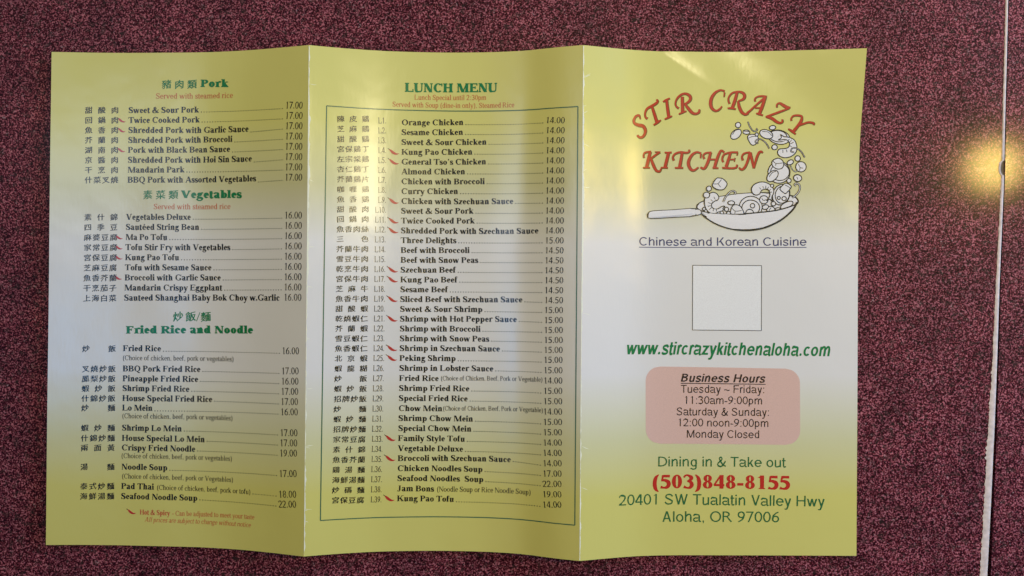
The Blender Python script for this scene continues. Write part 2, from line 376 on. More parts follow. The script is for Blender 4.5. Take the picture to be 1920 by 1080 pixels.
        V_(xl - T / 2 + t / 2 + 10 if hs else xl, 0, cap, 'f', 'l', t if hs else T); V_(xr, 0, cap, 'f', 'r'); D_(.5 * W, 0, .16 * W + (T * .3 if hs else 0), cap, T * 1.05); D_(.5 * W, 0, xr - 10, cap, t * 1.1 if hs else T)
    elif c == 'N':
        V_(xl - T / 2 + t / 2 + 15 if hs else xl, 0, cap, 'f', 'l', t if hs else T); V_(xr + T / 2 - t / 2 - 5 if hs else xr, 0, cap, 'n' if hs else 'f', 'f', t if hs else T)
        D_(xr + (T / 2 - t if hs else -10), 0, xl - (T * .1 if hs else -10), cap, T * 1.15)
    elif c in 'OQ':
        O_(W / 2, cap / 2, W / 2 - 30, cap / 2 + 12)
        if c == 'Q': B_((.5 * W, .02 * cap, T * .6), (.68 * W, -.16 * cap, T * .7), (.92 * W, -.22 * cap, t)) if hs else D_(.9 * W, -20, .6 * W, .25 * cap, T)
    elif c == 'S':
        B_((.82 * W, .76 * cap, t), (.72 * W, .90 * cap, t * 1.1), (.48 * W, cap - t * .4, t * 1.1), (.22 * W, .86 * cap, T * .85), (.22 * W, .66 * cap, T), (.50 * W, .51 * cap, T * 1.1), (.78 * W, .36 * cap, T), (.78 * W, .14 * cap, T * .85), (.50 * W, t * .4, t * 1.1), (.24 * W, .10 * cap, t * 1.1), (.12 * W, .25 * cap, t))
        if hs: V_(.82 * W, .68 * cap, cap, 'n', 'n', t * .8); V_(.12 * W, 0, .32 * cap, 'n', 'n', t * .8)
    elif c == 'T':
        V_(W / 2, 0, cap, 'f', 'n'); H_(.04 * W, .96 * W, cap - t / 2)
        if hs: V_(.05 * W, .74 * cap, cap, 'n', 'n', t); V_(.95 * W, .74 * cap, cap, 'n', 'n', t)
    elif c == 'U':
        V_(xl, .3 * cap, cap, 'n'); V_(xr + (T / 2 - t / 2 if hs else 0), .3 * cap, cap, 'n', 'f', t if hs else T)
        x1 = xr + (T / 2 - t / 2 if hs else 0); B_((xl, .32 * cap, T), (xl + .06 * W, .10 * cap, T * .95), (.5 * W, t * .45, t * 1.2), (x1 - .06 * W, .10 * cap, t * 1.1), (x1, .32 * cap, t if hs else T))
    elif c in 'VvYywWXxZzkK':
        h = cap if c.isupper() else (xh if c != 'k' else asc); th = t * 1.25 if hs else T * 1.08; tk = T * 1.1
        if c in 'Vv':
            D_(.52 * W, 0, .18 * W, h, tk); D_(.52 * W, 0, .86 * W, h, th); SF(.0, .38 * W, h - sh / 2); SF(.70 * W, 1.0 * W, h - sh / 2)
        elif c == 'Y':
            D_(.5 * W, .42 * h, .18 * W, h, tk); D_(.5 * W, .42 * h, .84 * W, h, th); V_(.5 * W, 0, .46 * h, 'f', 'n'); SF(.0, .38 * W, h - sh / 2); SF(.68 * W, 1.0 * W, h - sh / 2)
        elif c == 'y':
            D_(.54 * W, 0, .18 * W, h, tk); B_((.86 * W, h, th), (.54 * W, -.02 * h, th), (.40 * W, -.36 * h, th * .95), (.22 * W, -.42 * h, T * .75), (.10 * W, -.36 * h, T * .6)); SF(.0, .38 * W, h - sh / 2); SF(.70 * W, 1.0 * W, h - sh / 2)
        elif c in 'Ww':
            D_(.32 * W, 0, .11 * W, h, tk * .95); D_(.32 * W, 0, .51 * W, h, th); D_(.70 * W, 0, .50 * W, h, tk * .95); D_(.70 * W, 0, .91 * W, h, th); SF(.0, .24 * W, h - sh / 2); SF(.40 * W, .60 * W, h - sh / 2); SF(.80 * W, 1.0 * W, h - sh / 2)
        elif c in 'Xx':
            D_(.84 * W, 0, .18 * W, h, tk * 1.1); D_(.16 * W, 0, .82 * W, h, th); SF(.0, .36 * W, h - sh / 2); SF(.66 * W, .98 * W, h - sh / 2); SF(.0, .32 * W, sh / 2); SF(.64 * W, 1.0 * W, sh / 2)
        elif c in 'Zz':
            H_(.08 * W, .92 * W, h - t / 2); H_(.06 * W, .94 * W, t / 2); D_(.17 * W, 0, .83 * W, h, T * 1.25)
        elif c == 'k':
            V_(xl, 0, h, 'f', 'l'); D_(.34 * W, .36 * xh, .78 * W, xh, t * 1.3 if hs else T * 1.1); D_(.84 * W, 0, .46 * W, .62 * xh, T * 1.15); SF(.62 * W, .96 * W, xh - sh / 2); SF(.64 * W, 1.0 * W, sh / 2)
    elif c == 'a':
        xs = .68 * W if hs else .78 * W; B_((.13 * W, .76 * xh, T * .8), (.24 * W, .95 * xh, t * 1.3), (.44 * W, xh - t * .35, t * 1.2), (xs - .04 * W, .88 * xh, T * .8), (xs, .70 * xh, T))
        V_(xs, .06 * xh, .74 * xh, 'n', 'n'); O_(.40 * W, .28 * xh, .34 * W, .30 * xh + 6, 40, 330, T * .9, t); D_(.42 * W, .50 * xh, xs - T * .3, .60 * xh, t * 1.2)
        B_((xs, .10 * xh, T * .9), (xs + .10 * W, .04 * xh, t * 1.2), (.97 * W, .09 * xh, t))
    elif c in 'bdpqgo':
        if c == 'o' or (c == 'g' and hs):
            if c == 'o': O_(W / 2, xh / 2, W / 2 - (22 if hs else 36), xh / 2 + 10)
            else:
                O_(.45 * W, .68 * xh, .37 * W, .33 * xh); H_(.62 * W, .97 * W, .93 * xh, t * 1.3)
                B_((.30 * W, .40 * xh, t * 1.2), (.16 * W, .22 * xh, t * 1.6), (.34 * W, .10 * xh, T * .9), (.72 * W, .04 * xh, T * .9), (.86 * W, -.14 * xh, T * .7), (.66 * W, -.40 * xh, t * 1.2), (.30 * W, -.42 * xh, t * 1.2), (.09 * W, -.24 * xh, t * 1.4), (.26 * W, -.02 * xh, t))
        else:
            left_ = c in 'bp'; x = xl if left_ else xr
            V_(x, de if c in 'pq' else (0 if c != 'g' else -.1 * xh), asc if c in 'bd' else xh, ('n' if c in 'bg' else 'r' if c == 'd' else 'f'), 'l' if c in 'bdp' else 'n')
            cx = x + (.34 * W if left_ else -.34 * W); O_(x + (.30 * W - T * .1 if left_ else -.30 * W + T * .1), xh / 2, .40 * W, xh / 2 + 10)
            if c == 'g': B_((xr, 0, T), (xr - .05 * W, -.28 * xh, T * .95), (.46 * W, -.38 * xh, t), (.12 * W, -.26 * xh, T * .9))
    elif c == 'c':
        O_(.54 * W, xh / 2, .48 * W, xh / 2 + 10, 48, 318)
        if hs: DOT(.80 * W, .74 * xh, T * .42)
    elif c in 'eé':
        O_(.52 * W, xh / 2, .46 * W, xh / 2 + 10, 0, 322, T, t); H_(.14 * W, .95 * W, .52 * xh, t)
        if c == 'é': D_(.45 * W, xh + 60, .62 * W, xh + 200, T * .8)
    elif c == 'f':
        V_(.40 * W if hs else .46 * W, 0, .82 * asc, 'f', 'n'); x = .40 * W if hs else .46 * W; B_((x, .80 * asc, T), (x + .10 * W, .95 * asc, T * .75), (x + .34 * W, asc - t * .5, t * 1.2), (W * 1.02, .93 * asc, T * .6)); H_(.04 * W, .90 * W, xh - t / 2)
    elif c in 'hnmru':
        if c == 'u':
            V_(xl, .25 * xh, xh, 'n', 'l'); V_(xr, 0, xh, 'r', 'l'); B_((xl, .28 * xh, T), (xl + .06 * W, .06 * xh, T * .85), (.52 * W, t * .4, t * 1.2), (xr, .22 * xh, t))
        else:
            V_(xl, 0, asc if c == 'h' else xh, 'f', 'l')
            if c == 'r':
                B_((xl, .62 * xh, t), (xl + .18 * W, .90 * xh, t * 1.4), (.80 * W, .95 * xh, T * .8), (.98 * W, .86 * xh, T * .7))
            else:
                stems = [xr] if c != 'm' else [W / 2, xr]; prev = xl
                for x in stems:
                    V_(x, 0, .72 * xh, 'f', 'n'); B_((prev + T * .3, .70 * xh, t * .8), (prev + .45 * (x - prev), .95 * xh, t * 1.2), (x - .14 * (x - prev), .94 * xh, T * .8), (x, .68 * xh, T)); prev = x
    elif c in 'ij':
        x = W / 2 + (10 if c == 'j' else 0); V_(x, 0 if c == 'i' else -.1 * xh, xh, 'f' if c == 'i' else 'n', 'l'); DOT(x, xh + (asc - xh) * .66, T * .56) if hs else V_(x, asc - 100, asc, 'n', 'n')
        if c == 'j': B_((x, 0, T), (x - .1 * W, -.36 * xh, T * .8), (-.1 * W, -.40 * xh, T * .6))
    elif c == 'l': V_(W / 2, 0, asc, 'f', 'l')
    elif c == 's':
        B_((.84 * W, .74 * xh, t), (.70 * W, .92 * xh, t * 1.2), (.48 * W, xh - t * .3, t * 1.2), (.22 * W, .84 * xh, T * .8), (.26 * W, .62 * xh, T * .9), (.52 * W, .50 * xh, T), (.78 * W, .36 * xh, T * .9), (.78 * W, .14 * xh, T * .8), (.50 * W, t * .3, t * 1.2), (.26 * W, .09 * xh, t * 1.2), (.13 * W, .24 * xh, t))
        if hs: V_(.82 * W, .68 * xh, xh + 4, 'n', 'n', t * .8); V_(.13 * W, 0, .32 * xh, 'n', 'n', t * .8)
    elif c == 't':
        x = .42 * W; V_(x, .18 * xh, xh + (.26 * xh if hs else .30 * xh), 'n', 'n'); B_((x, .22 * xh, T), (x + .08 * W, .05 * xh, T * .8), (x + .30 * W, .03 * xh, t * 1.2), (.98 * W, .12 * xh, t)); H_(.04 * W, .94 * W, xh - t / 2)
    elif c == '0': O_(W / 2, cap / 2, W / 2 - 28, cap / 2 + 8)
    elif c == '1':
        V_(.54 * W, 0, cap, 'f', 'n'); D_(.27 * W, .82 * cap, .50 * W, .95 * cap, T * .7)
    elif c == '2':
        B_((.10 * W, .72 * cap, T * .7), (.20 * W, .90 * cap, T * .7), (.46 * W, cap - t * .6, t * 1.6), (.76 * W, .84 * cap, T), (.74 * W, .58 * cap, T), (.50 * W, .32 * cap, T * .7), (.14 * W, .07 * cap, t * 1.4)); H_(.07 * W, .93 * W, max(t, T * .62) / 2, max(t, T * .62))
    elif c == '3':
        B_((.10 * W, .80 * cap, t * 1.2), (.24 * W, .94 * cap, t * 1.4), (.46 * W, cap - t * .5, t * 1.5), (.74 * W, .82 * cap, T * .95), (.66 * W, .62 * cap, T * .8), (.40 * W, .53 * cap, t)); B_((.40 * W, .53 * cap, t), (.68 * W, .47 * cap, T * .8), (.80 * W, .28 * cap, T), (.66 * W, .07 * cap, T * .8), (.40 * W, t * .4, t * 1.5), (.10 * W, .12 * cap, T * .8))
    elif c == '4':
        V_(.70 * W, 0, cap, 'n', 'n'); H_(.04 * W, .95 * W, .26 * cap, max(t, T * .62)); D_(.09 * W, .28 * cap, .64 * W, cap - 10, t * 1.4)
    elif c == '5':
        H_(.28 * W, .88 * W, cap - T * .4, T * .75); D_(.20 * W, .52 * cap, .28 * W, cap - 20, t * 1.3); B_((.18 * W, .56 * cap, t * 1.4), (.40 * W, .60 * cap, T * .75), (.70 * W, .50 * cap, T), (.80 * W, .30 * cap, T), (.66 * W, .09 * cap, T * .9), (.36 * W, t * .5, t * 1.5), (.09 * W, .10 * cap, T * .8))
    elif c in '69':
        Z = []
        pp = [(.84 * W, .96 * cap, t), (.56 * W, .86 * cap, T * .8), (.28 * W, .64 * cap, T), (.17 * W, .34 * cap, T)]
        if c == '9': pp = [(W - x, cap - y, q) for x, y, q in pp]
        B_(*pp); O_(W / 2, .31 * cap if c == '6' else .69 * cap, .43 * W, .32 * cap)
    elif c == '7':
        H_(.06 * W, .94 * W, cap - T * .4, T * .8); D_(.34 * W, 0, .84 * W, cap - 15, T * .95)
    elif c == '8':
        O_(W / 2, .745 * cap, .36 * W, .265 * cap, T_=T * .85); O_(W / 2, .27 * cap, .42 * W, .28 * cap, T_=T * .95)
    elif c == '.': DOT(W / 2, T * .5, T * .55)
    elif c == ',': DOT(W / 2, T * .5, T * .52); B_((W / 2 + T * .3, T * .4, T * .4), (W / 2, -T * .9, t * .7))
    elif c == ':': DOT(W / 2, T * .5, T * .55); DOT(W / 2, xh - T * .5, T * .55)
    elif c == '-': H_(.10 * W, .90 * W, .27 * cap + 40, T * .75 if hs else t)
    elif c == '~': B_((.08 * W, .33 * cap, t), (.28 * W, .42 * cap, t), (.52 * W, .36 * cap, t), (.74 * W, .30 * cap, t), (.92 * W, .40 * cap, t))
    elif c == '(': B_((.86 * W, cap + 10, t * .6), (.48 * W, .78 * cap, T * .85), (.34 * W, .36 * cap, T), (.48 * W, -.05 * cap, T * .85), (.86 * W, -.25 * cap, t * .6))
    elif c == ')': B_((.14 * W, cap + 10, t * .6), (.52 * W, .78 * cap, T * .85), (.66 * W, .36 * cap, T), (.52 * W, -.05 * cap, T * .85), (.14 * W, -.25 * cap, t * .6))
    elif c == "'": B_((W / 2, cap, T * .8), (W / 2, .86 * cap, T * .7), (W / 2 - T * .3, .72 * cap, t * .6))
    elif c == '/': D_(.02 * W, -10, .95 * W, cap + 10, t)
    elif c == '&':
        B_((.92 * W, .58 * cap, t), (.80 * W, .36 * cap, t * 1.2), (.60 * W, .09 * cap, t * 1.3), (.34 * W, .02 * cap, t * 1.4), (.12 * W, .16 * cap, T * .9), (.18 * W, .38 * cap, T * .9), (.40 * W, .56 * cap, t * 1.3), (.56 * W, .78 * cap, T * .7), (.44 * W, .97 * cap, t * 1.2), (.29 * W, .82 * cap, T * .85), (.44 * W, .50 * cap, T), (.68 * W, .16 * cap, T * 1.05), (.96 * W, .05 * cap, t * 1.2))
    if s.slant:
        P = [tuple(np.stack([q[:, 0] + s.slant * q[:, 1], q[:, 1]], -1) for q in pr) for pr in P]
    return W, P
GC = {}
def G(c, st):
    if (c, st) not in GC: GC[(c, st)] = glyph(c, STY[st])
    return GC[(c, st)]
LIFT = 0.30; STEP = 0.010
def text(pr, s, st, x0, y0, x1=None, y1=None, size=16.0, mi=0, lift=LIFT, hscale=None):
    """set a line of print whose measured baseline runs from (x0,y0) to (x1,y1)"""
    adv = [G(c, st)[0] for c in s]; tot = sum(adv)
    if x1 is None: x1 = x0 + tot * size / 1000
    if y1 is None: y1 = y0
    A, B = sheet(x0, y0), sheet(x1, y1)
    d = B - A; L = np.linalg.norm(d); ex_ = d / L; ey = np.array([ex_[1], -ex_[0]])
    sc = size * L / math.hypot(x1 - x0, y1 - y0) / 1000; hx = L / tot
    x = 0
    for c, a in zip(s, adv):
        for j, (l, r) in enumerate(G(c, st)[1]):
            f = lambda q: A + np.outer((q[:, 0] + x) * hx, ex_) + np.outer(q[:, 1] * sc, ey)
            pr.strip(f(l), f(r), lift + (j % 12) * STEP, mi)
        x += a
# Chinese characters: Blender's own built-in font, turned into meshes
CJ = {}
def cjk_mesh(c):
    if c not in CJ:
        cu = bpy.data.curves.new('tmp', 'FONT'); cu.body = c; cu.resolution_u = 1; cu.offset = 0.0
        o = bpy.data.objects.new('tmp', cu); COL.objects.link(o); bpy.context.view_layer.update()
        dg = bpy.context.evaluated_depsgraph_get(); oe = o.evaluated_get(dg); me = oe.to_mesh()
        v = np.array([p.co[:2] for p in me.vertices]); fs = [tuple(p.vertices) for p in me.polygons]
        # make every face look up
        out = []
        for q in fs:
            a, b, d = v[q[0]], v[q[1]], v[q[2]]
            out.append(q if (b[0] - a[0]) * (d[1] - a[1]) - (b[1] - a[1]) * (d[0] - a[0]) > 0 else q[::-1])
        oe.to_mesh_clear(); bpy.data.objects.remove(o); bpy.data.curves.remove(cu)
        CJ[c] = (v, out)
    return CJ[c]
def cjk(pr, s, x0, x1, y, size, y1=None, mi=0):
    """characters spread evenly between x0 and x1 with their feet on y"""
    n = len(s); y1 = y if y1 is None else y1
    for i, c in enumerate(s):
        if c == ' ': continue
        tt = i / max(1, n - 1); x = x0 + (x1 - size - x0) * tt; yy = y + (y1 - y) * tt
        v, fs = cjk_mesh(c); A, B = sheet(x, yy), sheet(x + size, yy)
        d = B - A; L = np.linalg.norm(d); e = d / L; ey = np.array([e[1], -e[0]])
        sh = v[:, 0] + 0.0 * v[:, 1]
        ab = A + np.outer(sh * L * 1.02, e) + np.outer((v[:, 1] + .06 + .10 * (v[:, 0] - .5)) * L * .96, ey)
        pr.raw(ab, fs, LIFT, mi); pr.raw(ab + (e * .045 + ey * .02) * L, fs, LIFT + .03, mi)
def leader(pr, xa, ya, xb, yb, pitch=4.8):
    if xb - xa < 6: return
    n = int((xb - xa) / pitch); A, B = sheet(xa, ya), sheet(xb, yb)
    for i in range(n + 1):
        p = A + (B - A) * (1 - i / max(n, 1)) if n else A
        r = 1.0
        ab = p + np.array([[-r, 0], [-r * .7, r * .7], [0, r], [r * .7, r * .7], [r, 0], [r * .7, -r * .7], [0, -r], [-r * .7, -r * .7]]) + np.array([0, -.8])
        pr.raw(ab, [tuple(range(8))[::-1]], LIFT)
def pix(pr, pts, closed=False, n=5, lift=LIFT, mi=0, w=None, wscale=1.0, wadd=0.0):
    """a drawn line measured on the print"""
    p = np.array([(q[0], q[1], q[2] if len(q) > 2 else w) for q in pts], float)
    ab = np.concatenate([sheet(p[:, 0], p[:, 1]), p[:, 2:3]], 1)
    pr.strip(*ribbon(ab, n, closed, wscale, wadd), lift, mi)
def blob(pr, pts, lift, mi, n=4, smooth=True):
    p = np.array(pts, float)[:, :2]
    ab = sheet(p[:, 0], p[:, 1]); c = crom(ab, n, True)[:-1] if smooth else ab
    ar = np.sum(c[:, 0] * np.roll(c[:, 1], -1) - np.roll(c[:, 0], -1) * c[:, 1])
    pr.raw(c, [tuple(range(len(c))) if ar < 0 else tuple(range(len(c)))[::-1]], lift, mi)
def poly_line(pr, a, b, w, lift=LIFT, mi=0, n=40):
    A, B = sheet(*a), sheet(*b); tt = np.linspace(0, 1, n)[:, None]; c = A + (B - A) * tt
    d = (B - A) / np.linalg.norm(B - A); nn = np.array([-d[1], d[0]]) * w / 2
    pr.strip(c + nn, c - nn, lift, mi)
def chili(x, y, parent, s=1.0):
    """small red pepper, stem at its upper left, tip pointing right; (x,y) is the middle"""
    pr = Print(); j = lambda: random.uniform(-.25, .25)
    pix(pr, [(x - 9.8 * s, y - 5.2 * s, .5), (x - 7.2 * s, y - 3.6 * s, 3.0 * s), (x - 3.6 * s + j(), y - .2 * s, 4.9 * s), (x + .6 * s + j(), y + 2.8 * s, 4.5 * s), (x + 5 * s, y + 4.0 * s, 2.8 * s), (x + 9.6 * s, y + 3.1 * s, .5)], n=4)
    pix(pr, [(x - 12 * s, y - 7.2 * s, .7), (x - 10.2 * s, y - 5.6 * s, 1.3 * s), (x - 8.2 * s, y - 4.4 * s, 1.2 * s)], n=3, lift=LIFT + .02, mi=1)
    pr.build('chili_mark', [M['chili'], M['brown']], parent)

# ------------------------------------------------------------------ print on the dish panel
def section(parent, rows, cx, hot_dx=-12.2, hot_s=.74, csize=14.2, size=16.0, numbered=False):
    """rows: (chinese, hot, dish, x0, x1, y, price, px0, px1, py, extra)"""
    d, p, c, l, nb = Print(), Print(), Print(), Print(), Print()
    for r in rows:
        ch, hot, dish, x0, x1, y, price, p0, p1, py, extra = r[:11]
        text(d, dish, 'bold', x0, y, x1, y + (r[11] if len(r) > 11 else 0), size)
        end = (x1, y)
        if extra:
            et, e0, e1, ey, es = extra; text(d, et, 'reg', e0, ey, e1, ey + (py - y) * .55, es); end = (e1, ey + (py - y) * .5)
        text(p, price, 'reg', p0, py, p1, py + .3, 17.6)
        if not (extra and e1 > p0 - 10) and x1 < p0 - 12 and dish != 'Jam Bons': leader(l, end[0] + 4.5, (end[1] + .8) if extra else y + (py - y) * .15 + .2, p0 - 5, py - (py - y) * .12)
        cc = cx(y); cjk(c, ch, cc[0], cc[1], cc[2], csize)
        if numbered: nn = numbered(y, r[12]); text(nb, r[12], 'reg', nn[0], nn[2], nn[1], nn[2], 17.0)
        if hot: chili(x0 + hot_dx, y - 5.2, parent, hot_s)
    d.build('dish_text', M['black'], parent); p.build('price_text', M['black'], parent); c.build('chinese_text', M['black'], parent)
    if l.n: l.build('dotted_leader', M['grey'], parent)
    if numbered: nb.build('item_number_text', M['grey'], parent)
L_ = lambda y, a, b: np.interp(y, a, b)
lc = lambda y: (L_(y, [207, 342, 560, 930], [159, 158.5, 155.5, 149.5]), L_(y, [207, 342, 560, 930], [222.3, 221.5, 218.0, 214]), y + L_(y, [207, 560, 930], [.6, 1.5, 1.0]))
def lrow(ch, hot, dish, x1, y, price, py, extra=None, tilt=0):
    return (ch, hot, dish, L_(y, [212, 342, 412, 564, 658, 935], [241, 239, 236.4, 232.8, 230.6, 227]), x1, y, price,
            L_(y, [212, 564, 658, 935], [534.5, 532, 528.6, 522.2]), L_(y, [212, 564, 658, 935], [567.5, 565.5, 561.2, 556]), py, extra, tilt)
pk = [("甜酸肉", 0, "Sweet & Sour Pork", 373.2), ("回鍋肉", 1, "Twice Cooked Pork", 374.6), ("魚香肉", 1, "Shredded Pork with Garlic Sauce", 466.3), ("芥蘭肉", 0, "Shredded Pork with Broccoli", 436),
      ("湖南肉", 1, "Pork with Black Bean Sauce", 431.6), ("京醬肉", 0, "Shredded Pork with Hoi Sin Sauce", 472.4), ("干烹肉", 0, "Mandarin Park", 346), ("什菜叉燒", 0, "BBQ Pork with Assorted Vegetables", 480.2)]
section(PANEL_L, [lrow(a, h, s, x, 212 + 18.64 * i, "17.00", 203.4 + 19.3 * i, None, -.6 - .015 * (x - 340)) for i, (a, h, s, x) in enumerate(pk)], lc)
vg = [("素什錦", 0, "Vegetables Deluxe", 358), ("四季豆", 0, "Sautéed String Bean", 373.8), ("麻婆豆腐", 1, "Ma Po Tofu", 314), ("家常豆腐", 1, "Tofu Stir Fry with Vegetables", 432), ("宮保豆腐", 1, "Kung Pao Tofu", 336.2),
      ("芝麻豆腐", 0, "Tofu with Sesame Sauce", 396.8), ("魚香芥蘭", 1, "Broccoli with Garlic Sauce", 414.2), ("干烹茄子", 0, "Mandarin Crispy Eggplant", 417), ("上海白菜", 0, "Sauteed Shanghai Baby Bok Choy w.Garlic", 524.6)]
section(PANEL_L, [lrow(a, h, s, x, 412 + 18.95 * i, "16.00", 409.6 + 19.25 * i, None, .1) for i, (a, h, s, x) in enumerate(vg)], lc)
fr = [("炒 飯", "Fried Rice", 302.2, 658.3, "16.00", 663.9), ("叉燒炒飯", "BBQ Pork Fried Rice", 376, 696.3, "17.00", 701.6), ("鳳梨炒飯", "Pineapple Fried Rice", 371.8, 714.8, "16.00", 720.8), ("蝦炒飯", "Shrimp Fried Rice", 355.2, 733.2, "17.00", 740),
      ("什錦炒飯", "House Special Fried Rice", 398.2, 751.8, "17.00", 759.2), ("炒 麵", "Lo Mein", 286.2, 769.6, "16.00", 778.4), ("蝦炒麵", "Shrimp Lo Mein", 341.2, 807.2, "17.00", 817.6), ("什錦炒麵", "House Special Lo Mein", 384.3, 826.3, "17.00", 836.6),
      ("兩面黃", "Crispy Fried Noodle", 366.3, 844.4, "19.00", 855.8), ("湯 麵", "Noodle Soup", 314.2, 880.3, "17.00", 894), ("泰式炒麵", "Pad Thai", 289, 916.6, "18.00", 932.8), ("海鮮湯麵", "Seafood Noodle Soup", 370.5, 935.4, "22.00", 951.5)]
section(PANEL_L, [lrow(a, 0, s, x, y, p, py, ("(Choice of chicken, beef, pork or tofu)", 294, 470, 918, 13.2) if s == "Pad Thai" else None, (x - 230) * .014 * L_(y, [650, 935], [.4, 1.9])) for a, s, x, y, p, py in fr], lc)
for s, x0, x1, y, y1 in (("(Choice of chicken, beef, pork or vegetables)", 230, 438.5, 675.2, 677.6), ("(Choice of chicken, beef, pork or vegetables)", 229, 436.5, 784, 788.4), ("(Choice of chicken, beef, pork or vegetables)", 227.5, 435.5, 858.6, 864.6), ("(Choice of chicken, beef, pork or Vegetables)", 228.5, 437.5, 897.0, 904)):
    pr = Print(); text(pr, s, 'reg', x0, y, x1, y1, 13.2); pr.build('choice_note_text', M['grey'], PANEL_L)
def heading(parent, en, x0, x1, y, size, zh=None, zx0=0, zx1=0, zy=0, zs=17, st='slab', col='green'):
    pr = Print(); text(pr, en, st, x0, y, x1, y, size)
    if zh: cjk(pr, zh, zx0, zx1, zy, zs)
    pr.build('heading_text', M[col], parent)
heading(PANEL_L, "Pork", 375.6, 428, 163.2, 19.4, "豬肉類", 303, 368.5, 166, 18)
heading(PANEL_L, "Vegetables", 339.4, 453.2, 371.2, 19.8, "素菜類", 267.5, 333.5, 373, 18)
heading(PANEL_L, "Fried Rice and Noodle", 236, 474.8, 625.4, 19.8, "炒飯", 324, 367, 602, 19.5)
pr = Print(); cjk(pr, "麵", 376, 395, 602.4, 19); text(pr, "/", 'reg', 368.5, 602, 375.5, 602, 24); pr.build('heading_text', M['green'], PANEL_L)
pr = Print(); text(pr, "Served with steamed rice", 'reg', 292, 184.9, 437, 183.2, 14.6); pr.build('serving_note_text', M['orange'], PANEL_L)
pr = Print(); text(pr, "Served with steamed rice", 'reg', 287.8, 392.2, 432.4, 391.8, 14.6); pr.build('serving_note_text', M['orange'], PANEL_L)
pr = Print(); text(pr, "Hot & Spicy", 'bold', 262, 964.6, 319, 966.4, 13.6); text(pr, "- Can be adjusted to meet your taste", 'reg', 322.5, 966.6, 477, 974, 13.0); text(pr, "All prices are subject to change without notice", 'ital', 271, 978.2, 470, 988.6, 13.2)
pr.build('spice_note_text', M['orange'], PANEL_L); chili(247, 959.4, PANEL_L, .82)

# ------------------------------------------------------------------ print on the lunch panel
ln = [("陳皮鷄", 0, "Orange Chicken", 869.2, "14.00"), ("芝麻鷄", 0, "Sesame Chicken", 868.6, "14.00"), ("甜酸鷄", 0, "Sweet & Sour Chicken", 912.6, "14.00"), ("宮保鷄丁", 1, "Kung Pao Chicken", 886, "14.00"), ("左宗棠鷄", 1, "General Tso's Chicken", 911.8, "14.00"),
      ("杏仁鷄丁", 0, "Almond Chicken", 872.4, "14.00"), ("芥蘭鷄片", 0, "Chicken with Broccoli", 909.2, "14.00"), ("咖喱鷄", 0, "Curry Chicken", 859.2, "14.00"), ("魚香鷄", 1, "Chicken with Szechuan Sauce", 962.6, "14.00"), ("甜酸肉", 0, "Sweet & Sour Pork", 888, "14.00"),
      ("回鍋肉", 1, "Twice Cooked Pork", 890.2, "14.00"), ("魚香肉絲", 1, "Shredded Pork with Szechuan Sauce", 1009.8, "14.00"), ("三 色", 0, "Three Delights", 855.8, "15.00"), ("芥蘭牛肉", 0, "Beef with Broccoli", 880.8, "14.50"), ("雪豆牛肉", 0, "Beef with Snow Peas", 896.8, "14.50"),
      ("乾烹牛肉", 1, "Szechuan Beef", 854.8, "14.50"), ("宮保牛肉", 1, "Kung Pao Beef", 857.8, "14.50"), ("芝麻牛", 0, "Sesame Beef", 840, "14.50"), ("魚香牛肉", 1, "Sliced Beef with Szechuan Sauce", 979.8, "14.50"), ("甜酸蝦", 0, "Sweet & Sour Shrimp", 905, "15.00"),
      ("乾燒蝦仁", 1, "Shrimp with Hot Pepper Sauce", 969.2, "15.00"), ("芥蘭蝦", 0, "Shrimp with Broccoli", 901.2, "15.00"), ("雪豆蝦仁", 0, "Shrimp with Snow Peas", 917.4, "15.00"), ("魚香蝦仁", 1, "Shrimp in Szechuan Sauce", 937.6, "15.00"), ("北京蝦", 1, "Peking Shrimp", 854.8, "15.00"),
      ("蝦龍糊", 0, "Shrimp in Lobster Sauce", 925.2, "15.00"), ("炒 飯", 0, "Fried Rice", 822.8, "14.00"), ("蝦炒飯", 0, "Shrimp Fried Rice", 880.2, "15.00"), ("招牌炒飯", 0, "Special Fried Rice", 877.2, "15.00"), ("炒 麵", 0, "Chow Mein", 829.6, "14.00"),
      ("蝦炒麵", 0, "Shrimp Chow Mein", 887.2, "15.00"), ("招牌炒麵", 0, "Special Chow Mein", 884.2, "15.00"), ("家常豆腐", 1, "Family Style Tofu", 872, "14.00"), ("素什錦", 0, "Vegetable Deluxe", 868.4, "14.00"), ("魚香芥蘭", 1, "Broccoli with Szechuan Sauce", 958, "14.00"),
      ("鷄湯麵", 0, "Chicken Noodles Soup", 905.2, "17.00"), ("海鮮湯麵", 0, "Seafood Noodles  Soup", 906.8, "22.00"), ("炒碼麵", 0, "Jam Bons", 814, "19.00"), ("宮保豆腐", 1, "Kung Pao Tofu", 851.4, "14.00")]
ex_t = {26: ("(Choice of Chicken, Beef, Pork or Vegetable)", 826.4, 1017.6, 713.4, 13.0), 29: ("(Choice of Chicken, Beef, Pork or Vegetable)", 830.6, 1018.4, 769.8, 13.0), 37: ("(Noodle Soup or Rice Noodle Soup)", 819, 995.6, 921.6, 14.4)}
RI = [0, 8, 24, 38]
rows = []
for i, (zh, hot, s, x1, p) in enumerate(ln):
    y = np.interp(i, RI, [234.8, 382.2, 676.6, 939.6]); py = np.interp(i, RI, [230.9, 381.6, 680.2, 951.6])
    rows.append((zh, hot, s, np.interp(i, RI, [752.9, 752.2, 749.0, 744.2]), x1, y, p, np.interp(i, RI, [1022.6, 1021.8, 1019.4, 1017.2]), np.interp(i, RI, [1059, 1057.7, 1055.4, 1053.4]), py, ex_t.get(i), (x1 - 750) * .009 * np.interp(i, RI, [-.4, 0, .6, 1.5]), 'L%d.' % (i + 1)))
MY = [234.8, 382.2, 676.6, 939.6]
